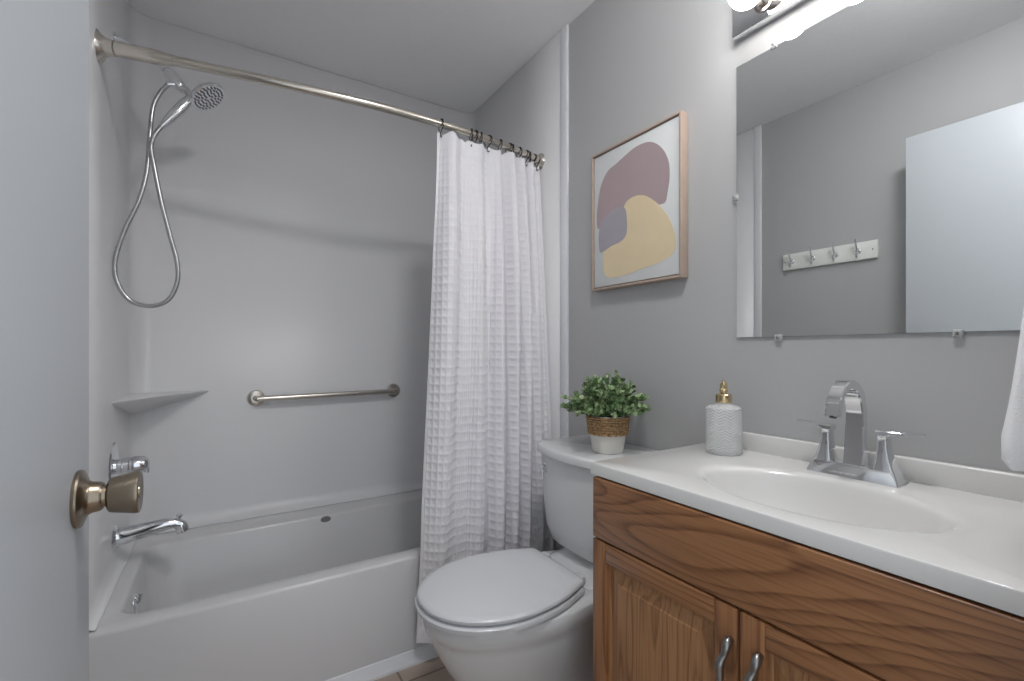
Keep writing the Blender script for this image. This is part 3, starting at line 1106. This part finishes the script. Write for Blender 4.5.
for (y0, y1, hy) in ((ym + 0.002, V1 - 0.001, 0.474), (V0 + 0.002, ym - 0.002, 0.423)):
    fb, pb = cab_door(y0, y1, 0.112, 0.652)
    d = obj('cabinet_door', fb, [M['oak_v'], M['oak_h']], van)
    obj('raised_panel', pb, M['oak_panel'], d, smooth=20)
    bm = NB()
    z = 0.598
    s = 1
    pts = smooth_path([(FX - 0.001, hy - 0.002, z - 0.002), (FX - 0.010, hy - 0.003, z), (FX - 0.018, hy - 0.004, z - 0.008), (FX - 0.020, hy - 0.002, z - 0.020), (FX - 0.024, hy + 0.002, z - 0.032), (FX - 0.026, hy + 0.003, z - 0.043), (FX - 0.026, hy + 0.001, z - 0.075), (FX - 0.022, hy + 0.000, z - 0.092), (FX - 0.016, hy + 0.001, z - 0.104), (FX - 0.001, hy, z - 0.108)], 6)
    n = len(pts)
    tube(bm, pts, [0.0062 + 0.0016 * math.sin(PI * i / n * 3) ** 2 for i in range(n)], 12)
    obj('door_pull', bm, M['pull'], d, smooth=60)

# ------------------------------------------------------------------ countertop with moulded basin
ct = thing('countertop', 'white cultured-marble sink top with oval basin on the oak vanity', 'countertop', (0.97, 0.455, 0.796))
ZT = 0.8270
CX0, CX1, CY0, CY1 = 0.742, XR - 0.0015, 0.0865, 0.8325
BX, BY, BRX, BRY = 0.932, 0.440, 0.132, 0.202
bm = NB()
NB_ = 96
def ray_rect(a):
    c, s = math.cos(a), math.sin(a)
    t = 1e9
    if c > 1e-9: t = min(t, (CX1 - BX) / c)
    if c < -1e-9: t = min(t, (CX0 - BX) / c)
    if s > 1e-9: t = min(t, (CY1 - BY) / s)
    if s < -1e-9: t = min(t, (CY0 - BY) / s)
    return BX + c * t, BY + s * t
angs = [2 * PI * k / NB_ for k in range(NB_)]
# snap nearest angles to the corners
for cx, cy in ((CX0, CY0), (CX0, CY1), (CX1, CY0), (CX1, CY1)):
    a = math.atan2(cy - BY, cx - BX) % (2 * PI)
    k = min(range(NB_), key=lambda i: abs((angs[i] - a + PI) % (2 * PI) - PI))
    angs[k] = a
def outer(z, ins=0.0):
    out = []
    for a in angs:
        x, y = ray_rect(a)
        x = min(max(x, CX0 + ins), CX1); y = min(max(y, CY0 + ins), CY1 - ins)
        out.append((x, y, z))
    return out
def ell(f, z, dx=0.0):
    return [(BX + dx + BRX * f * math.cos(a), BY + BRY * f * math.sin(a), z) for a in [math.atan2(math.sin(q) / BRY * 0.2, math.cos(q) / BRX * 0.2) if False else math.atan2(BRX * math.sin(q), BRY * math.cos(q)) for q in angs]]
rings = [outer(0.7990, 0.001), outer(ZT - 0.004, 0.0), outer(ZT - 0.001, 0.0015), outer(ZT, 0.004)]
for f, z in ((1.14, ZT), (1.08, ZT - 0.0008), (1.04, ZT - 0.0025), (1.01, ZT - 0.0055), (0.985, ZT - 0.011), (0.96, ZT - 0.020), (0.92, ZT - 0.036), (0.86, ZT - 0.056), (0.77, ZT - 0.078), (0.64, ZT - 0.098), (0.48, ZT - 0.111), (0.28, ZT - 0.1165), (0.13, ZT - 0.118)):
    rings.append(ell(f, z, 0.012 * (1 - f) if f < 1 else 0))
loft(bm, rings, capA=False, capB=True)
obj('counter_basin', bm, M['marble'], ct, smooth=40)
bm = NB()
box(bm, XR - 0.021, XR - 0.0015, CY0, CY1, ZT - 0.003, 0.8735, bev=0.004, seg=3)
obj('backsplash', bm, M['marble'], ct)
bm = NB(); lathe(bm, (BX + 0.010, BY, ZT - 0.1178), (0, 0, 1), [(0, 0.028), (0.003, 0.026), (0.003, 0.018), (0.006, 0.016), (0.008, 0)], 28)
obj('drain', bm, M['chrome'], ct)

# ------------------------------------------------------------------ faucet
FXc, FY = 1.128, 0.442
fa = thing('sink_faucet', 'polished chrome two-handle arched faucet behind the sink basin', 'faucet', (FXc, FY, ZT))
def brect(x0, x1, y0, y1, z, r=0.004):
    cx, cy = (x0 + x1) / 2, (y0 + y1) / 2
    return [(cx + a, cy + b, z) for a, b in rrect((x1 - x0) / 2, (y1 - y0) / 2, min(r, (x1 - x0) / 2 * .9, (y1 - y0) / 2 * .9), 3)]
bm = NB()
# base: wide sloping plinth whose ends sweep up to the handle pillars
loft(bm, [brect(FXc - 0.028, FXc + 0.030, FY - 0.083, FY + 0.083, ZT + 0.0003), brect(FXc - 0.027, FXc + 0.029, FY - 0.082, FY + 0.082, ZT + 0.004), brect(FXc - 0.021, FXc + 0.024, FY - 0.072, FY + 0.072, ZT + 0.024), brect(FXc - 0.019, FXc + 0.022, FY - 0.069, FY + 0.069, ZT + 0.027)])
base = obj('base_plate', bm, M['chrome'], fa, smooth=30)
for s in (-1, 1):
    bm = NB()
    yc = FY + s * 0.052
    def rg(z, hx, y0, y1, dx=0):
        a, b = sorted((FY + s * y0, FY + s * y1))
        return brect(FXc - hx + dx, FXc + hx + dx, a, b, z)
    loft(bm, [rg(ZT + 0.006, 0.0262, 0.034, 0.0815), rg(ZT + 0.020, 0.0215, 0.036, 0.0755), rg(ZT + 0.032, 0.0185, 0.0385, 0.0700), rg(ZT + 0.050, 0.0155, 0.0410, 0.0645), rg(ZT + 0.070, 0.0135, 0.0425, 0.0612), rg(ZT + 0.088, 0.0130, 0.0430, 0.0600), rg(ZT + 0.094, 0.0138, 0.0425, 0.0605)])
    p = obj('handle_pillar', bm, M['chrome'], fa, smooth=30)
    bm = NB()
    pts = smooth_path([(FXc, yc - s * 0.012, ZT + 0.0975), (FXc, yc + s * 0.010, ZT + 0.0985), (FXc + 0.001, yc + s * 0.035, ZT + 0.1005), (FXc + 0.002, yc + s * 0.062, ZT + 0.1035)], 5)
    def hsec(t):
        hw = 0.0135 - 0.0055 * t
        hh = 0.0055 - 0.0032 * t
        return [(hw, hh * .6), (hw * .8, hh), (-hw * .8, hh), (-hw, hh * .6), (-hw, -hh * .6), (-hw * .8, -hh), (hw * .8, -hh), (hw, -hh * .6)]
    tube(bm, pts, 1, sect=hsec, up=(1, 0, 0))
    obj('lever_handle', bm, M['chrome'], fa, smooth=35)
# spout: broad ribbon rising, arching forward, flaring at the lip
pts = smooth_path([(FXc + 0.004, FY, ZT + 0.022), (FXc + 0.006, FY, ZT + 0.060), (FXc + 0.007, FY, ZT + 0.105), (FXc + 0.005, FY, ZT + 0.145), (FXc - 0.008, FY, ZT + 0.178), (FXc - 0.034, FY, ZT + 0.194), (FXc - 0.064, FY, ZT + 0.188), (FXc - 0.086, FY, ZT + 0.166), (FXc - 0.095, FY, ZT + 0.132)], 7)
def ssec(t):
    hw = 0.0190 - 0.0055 * min(1, t * 1.3)      # along y
    hh = 0.0135 - 0.003 * math.sin(PI * min(1, t * 2)) if t < 0.5 else 0.0105 - 0.010 * (t - 0.5)
    return [(hw, hh * .75), (hw * .85, hh), (-hw * .85, hh), (-hw, hh * .75), (-hw, -hh * .75), (-hw * .85, -hh), (hw * .85, -hh), (hw, -hh * .75)]
bm = NB(); tube(bm, pts, 1, sect=ssec, up=(0, 1, 0))
obj('spout', bm, M['chrome'], fa, smooth=32)
bm = NB(); lathe(bm, pts[-1] + Vector((0, 0, 0.001)), (-0.25, 0, -1), [(0, 0.0065), (0.004, 0.006), (0.004, 0)], 16)
obj('aerator', bm, M['spray_rubber'], fa)

# ------------------------------------------------------------------ soap dispenser
DX_, DY_ = 1.098, 0.722
so = thing('soap_dispenser', 'ribbed clear glass soap dispenser with a gold pump at the counter corner', 'soap dispenser', (DX_, DY_, ZT))
bm = NB()
prof = [(0.0, 0.0395), (0.003, 0.0425), (0.010, 0.0435), (0.108, 0.0435), (0.116, 0.0425), (0.121, 0.037), (0.124, 0.024), (0.127, 0.0175), (0.134, 0.0165)]
lathe(bm, (DX_, DY_, ZT + 0.0003), (0, 0, 1), prof, 64)
uv = bm.loops.layers.uv.new('UVMap')
for f in bm.faces:
    cs = f.calc_center_median()
    ca = math.atan2(cs.y - DY_, cs.x - DX_) / (2 * PI)
    for l in f.loops:
        co = l.vert.co
        a = math.atan2(co.y - DY_, co.x - DX_) / (2 * PI)
        while a - ca > 0.5: a -= 1
        while a - ca < -0.5: a += 1
        l[uv].uv = (a + 1, (co.z - ZT) / 0.135)
obj('bottle', bm, M['frosted'], so, smooth=40)
bm = NB(); lathe(bm, (DX_, DY_, ZT + 0.130), (0, 0, 1), [(0, 0.0185), (0.003, 0.0195), (0.020, 0.0195), (0.023, 0.017), (0.025, 0.008)], 32)
obj('collar', bm, M['brass'], so)
bm = NB()
lathe(bm, (DX_, DY_, ZT + 0.1545), (0, 0, 1), [(0, 0.0062), (0.002, 0.0062), (0.003, 0.0100), (0.009, 0.0105), (0.010, 0.0090), (0.024, 0.0090), (0.026, 0.006), (0.032, 0.0045), (0.033, 0)], 24)
tube(bm, smooth_path([(DX_, DY_, ZT + 0.171), (DX_ - 0.018, DY_ - 0.010, ZT + 0.172), (DX_ - 0.026, DY_ - 0.014, ZT + 0.167)], 4), 0.0042, 10)
obj('pump', bm, M['brass'], so)

# ------------------------------------------------------------------ mirror
MY0, MY1, MZ0, MZ1 = 0.10, 0.747, 1.127, 1.866
mi = thing('wall_mirror', 'large frameless rectangular mirror clipped to the wall above the sink', 'mirror', (XR, (MY0 + MY1) / 2, MZ0))
bm = NB(); box(bm, XR - 0.006, XR - 0.001, MY0, MY1, MZ0, MZ1)
for f in bm.faces:
    f.material_index = 1
bm.faces.ensure_lookup_table()
for f in bm.faces:
    f.normal_update()
bmesh.ops.recalc_face_normals(bm, faces=bm.faces)
for f in bm.faces:
    if f.normal.x < -0.9:
        f.material_index = 0
obj('mirror_glass', bm, [M['mirror'], M['glass_edge']], mi, smooth=None)
def clip(y, z, dy, dz):
    b = NB()
    box(b, XR - 0.012, XR - 0.0005, y - 0.008, y + 0.008, z - 0.008, z + 0.008, bev=0.003, seg=3)
    c = obj('mirror_clip', b, M['clip'], mi)
    b = NB()
    lathe(b, (XR - 0.012, y, z), (-1, 0, 0), [(0, 0.0032), (0.0015, 0.0026), (0.0015, 0)], 12)
    obj('clip_screw', b, M['pull'], c)
clip(0.634, MZ0 - 0.003, 0, 0); clip(0.297, MZ0 - 0.003, 0, 0); clip(0.646, MZ1 + 0.004, 0, 0); clip(MY1 + 0.003, 1.51, 0, 0); clip(0.297, MZ1 + 0.004, 0, 0)

# ------------------------------------------------------------------ vanity light bar
LY0, LY1, LZ0, LZ1 = 0.135, 0.745, 1.935, 2.045
vl = thing('vanity_light', 'chrome strip light with round globe bulbs above the mirror', 'light fixture', (XR, 0.46, LZ0))
bm = NB(); box(bm, XR - 0.030, XR - 0.001, LY0, LY1, LZ0, LZ1, bev=0.003, seg=2)
obj('backplate', bm, M['chrome'], vl)
for y in (0.657, 0.507, 0.357, 0.207):
    bm = NB(); lathe(bm, (XR - 0.0305, y, 1.978), (-1, 0, 0), [(0, 0.024), (0.004, 0.024), (0.006, 0.019), (0.028, 0.019), (0.030, 0.021), (0.038, 0.021), (0.040, 0.0165)], 28)
    s = obj('lamp_socket', bm, M['socket'], vl)
    bm = NB()
    prof = []
    rB = 0.043
    for k in range(17):
        a = R(158 - 158 * k / 16)
        prof.append((0.0385 + rB * math.cos(R(22)) - rB * math.cos(a) * -1 - 0.0, rB * math.sin(a)))
    lathe(bm, (XR - 0.0305, y, 1.978), (-1, 0, 0), prof[:-1] + [(prof[-1][0], 0)], 28)
    bl_ = obj('bulb', bm, M['bulb'], s, smooth=60)

# ------------------------------------------------------------------ added fill light, out of view overhead, evens out the lighting
cl = thing('added_fill_light', 'added round fill light on the ceiling in front of the vanity, out of view', 'added fill light', (0.46, 0.42, ZC))
bm = NB(); lathe(bm, (0.46, 0.42, ZC - 0.0005), (0, 0, -1), [(0, 0.125), (0.012, 0.125), (0.018, 0.118)], 48)
obj('fill_light_base', bm, M['chrome'], cl)
bm = NB(); lathe(bm, (0.46, 0.42, ZC - 0.0190), (0, 0, -1), [(0, 0.113)] + [(0.055 * math.sin(R(k * 9)), 0.113 * math.cos(R(k * 9))) for k in range(1, 10)] + [(0.055, 0)], 48)
obj('fill_light_dome', bm, M['fill_dome'], cl, smooth=60)

# ------------------------------------------------------------------ framed print
P0, P1, PZ0, PZ1 = 0.905, 1.302, 1.312, 1.812      # y right, y left
pf = thing('framed_picture', 'abstract mauve and ochre print in a pale wood float frame on the grey wall', 'picture', (XR, (P0 + P1) / 2, PZ0))
XF = XR - 0.036
t = 0.0075
bm = NB()
box(bm, XF, XR - 0.001, P0, P0 + t, PZ0, PZ1, bev=0.001)
box(bm, XF, XR - 0.001, P1 - t, P1, PZ0, PZ1, bev=0.001)
box(bm, XF, XR - 0.001, P0 + t, P1 - t, PZ1 - t, PZ1, bev=0.001)
box(bm, XF, XR - 0.001, P0 + t, P1 - t, PZ0, PZ0 + t, bev=0.001)
obj('frame', bm, M['frame'], pf)
bm = NB(); box(bm, XR - 0.010, XR - 0.002, P0 + t, P1 - t, PZ0 + t, PZ1 - t)
obj('backing', bm, M['frame_gap'], pf)
g = 0.004
cy0, cy1, cz0, cz1 = P0 + t + g, P1 - t - g, PZ0 + t + g, PZ1 - t - g
bm = NB(); box(bm, XF + 0.006, XR - 0.0105, cy0, cy1, cz0, cz1, bev=0.001)
canvas = obj('canvas', bm, M['art'], pf)
# painted shapes: (u from left 0..1, v from top 0..1)
def shape(name, pts, m, lift, label):
    b = NB()
    P = [Vector((XF + 0.006 - lift, cy1 - u * (cy1 - cy0), cz1 - v * (cz1 - cz0))) for u, v in pts]
    # closed Catmull-Rom
    out = []
    n = len(P)
    for i in range(n):
        a, bb, c, d = P[i - 1], P[i], P[(i + 1) % n], P[(i + 2) % n]
        for k in range(6):
            q = k / 6
            out.append(0.5 * ((2 * bb) + (c - a) * q + (2 * a - 5 * bb + 4 * c - d) * q * q + (3 * bb - a - 3 * c + d) * q ** 3))
    f = b.faces.new([b.verts.new(p) for p in out])
    r = bmesh.ops.extrude_face_region(b, geom=[f])
    bmesh.ops.translate(b, verts=[v for v in r['geom'] if isinstance(v, bmesh.types.BMVert)], vec=(lift + 0.0004, 0, 0))
    o = obj(name, b, m, canvas, smooth=None)
    o['label'] = label
shape('painted_patch', [(0.035, 0.46), (0.055, 0.34), (0.10, 0.22), (0.19, 0.14), (0.30, 0.115), (0.42, 0.085), (0.55, 0.062), (0.70, 0.075), (0.82, 0.145), (0.895, 0.25), (0.91, 0.36), (0.885, 0.47), (0.86, 0.52), (0.76, 0.515), (0.60, 0.48), (0.45, 0.49), (0.25, 0.50), (0.12, 0.53), (0.05, 0.55)], M['art_mauve'], 0.0004, 'dusty mauve painted patch')
shape('painted_patch', [(0.13, 0.84), (0.15, 0.72), (0.30, 0.67), (0.38, 0.60), (0.385, 0.50), (0.42, 0.43), (0.52, 0.405), (0.64, 0.425), (0.77, 0.50), (0.88, 0.60), (0.95, 0.71), (0.975, 0.80), (0.93, 0.87), (0.80, 0.905), (0.60, 0.925), (0.42, 0.945), (0.24, 0.945), (0.155, 0.92)], M['art_ochre'], 0.0008, 'muted ochre painted patch')
shape('painted_patch', [(0.065, 0.60), (0.09, 0.52), (0.18, 0.465), (0.32, 0.44), (0.41, 0.465), (0.435, 0.54), (0.43, 0.65), (0.36, 0.695), (0.24, 0.71), (0.10, 0.74), (0.07, 0.70)], M['art_lilac'], 0.0012, 'greyish lilac painted patch')

# ------------------------------------------------------------------ hook rack on the left wall (seen in the mirror)
ra = thing('coat_rack', 'white wooden rail with four hooks on the left wall, seen in the mirror', 'coat rack', (XL, 1.185, 1.56))
RX = XL + 0.0005
bm = NB(); box(bm, RX, RX + 0.016, 0.955, 1.400, 1.542, 1.630, bev=0.003, seg=3)
obj('board', bm, M['rack'], ra)
for y in (1.350, 1.243, 1.135, 1.035):
    bm = NB()
    lathe(bm, (RX + 0.0162, y, 1.586), (1, 0, 0), [(0, 0.014), (0.004, 0.013), (0.006, 0.006)], 16)
    tube(bm, smooth_path([(RX + 0.018, y, 1.586), (RX + 0.030, y, 1.591), (RX + 0.040, y, 1.608), (RX + 0.048, y, 1.630), (RX + 0.049, y, 1.640)], 5), [0.0045] * 17 + [0.006, 0.0075, 0.0085, 0.007], 10)
    tube(bm, smooth_path([(RX + 0.018, y, 1.586), (RX + 0.026, y, 1.567), (RX + 0.036, y, 1.556), (RX + 0.043, y, 1.565), (RX + 0.044, y, 1.572)], 5), 0.0042, 10)
    obj('hook', bm, M['chrome'], ra, smooth=60)
for y in (1.388, 0.975):
    bm = NB(); lathe(bm, (RX + 0.0155, y, 1.586), (1, 0, 0), [(0, 0.004), (0.0015, 0.0035), (0.0015, 0)], 10)
    obj('screw', bm, M['pull'], ra)

# ------------------------------------------------------------------ towel ring and towel by the doorway wall
TX = 0.922
tr = thing('towel_ring', 'chrome towel ring on the doorway wall right of the sink', 'towel ring', (TX, YF, 1.36))
bm = NB(); lathe(bm, (TX, YF + 0.0005, 1.36), (0, 1, 0), [(0, 0.025), (0.006, 0.025), (0.010, 0.012), (0.052, 0.010), (0.057, 0.012), (0.065, 0.010), (0.066, 0)], 24)
obj('mount', bm, M['chrome'], tr)
bm = NB()
tube(bm, [(TX + 0.075 * math.sin(2 * PI * k / 40), YF + 0.060, 1.275 + 0.075 * math.cos(2 * PI * k / 40)) for k in range(40)], 0.0045, 10, closed=True)
obj('ring', bm, M['chrome'], tr, smooth=60)
bm = NB()
def tring(z, hw, hd, cx, cy, fold):
    out = []
    n = 72
    for k in range(n):
        a = 2 * PI * k / n
        c, s = math.cos(a), math.sin(a)
        r = 1 + 0.10 * math.sin(5 * a + fold) * (1 if s > -0.2 else 0.3)
        out.append((cx + hw * math.copysign(abs(c) ** 0.7, c) * r, cy + hd * math.copysign(abs(s) ** 0.7, s) * r, z))
    return out
tw = []
for i in range(19):
    f = i / 18
    z = 0.944 + (1.215 - 0.952) * f
    hw = 0.090 - 0.060 * f ** 0.75
    hd = 0.042 - 0.027 * f ** 0.7
    if i == 0: hw *= 0.90; hd *= 0.6; z -= 0.004
    if i == 1: hw *= 0.98; hd *= 0.93; z -= 0.008
    if i == 18: hw *= 0.8; hd *= 0.5
    tw.append(tring(z, hw, hd, TX + 0.004 + 0.02 * f, YF + 0.060, 0.5 + 0.8 * f))
loft(bm, tw)
obj_t = obj('hand_towel', bm, M['towel'], None, smooth=60, origin=(TX, YF + 0.05, 0.95))
tag(obj_t, 'white hand towel hanging at the right edge above the counter', 'towel')
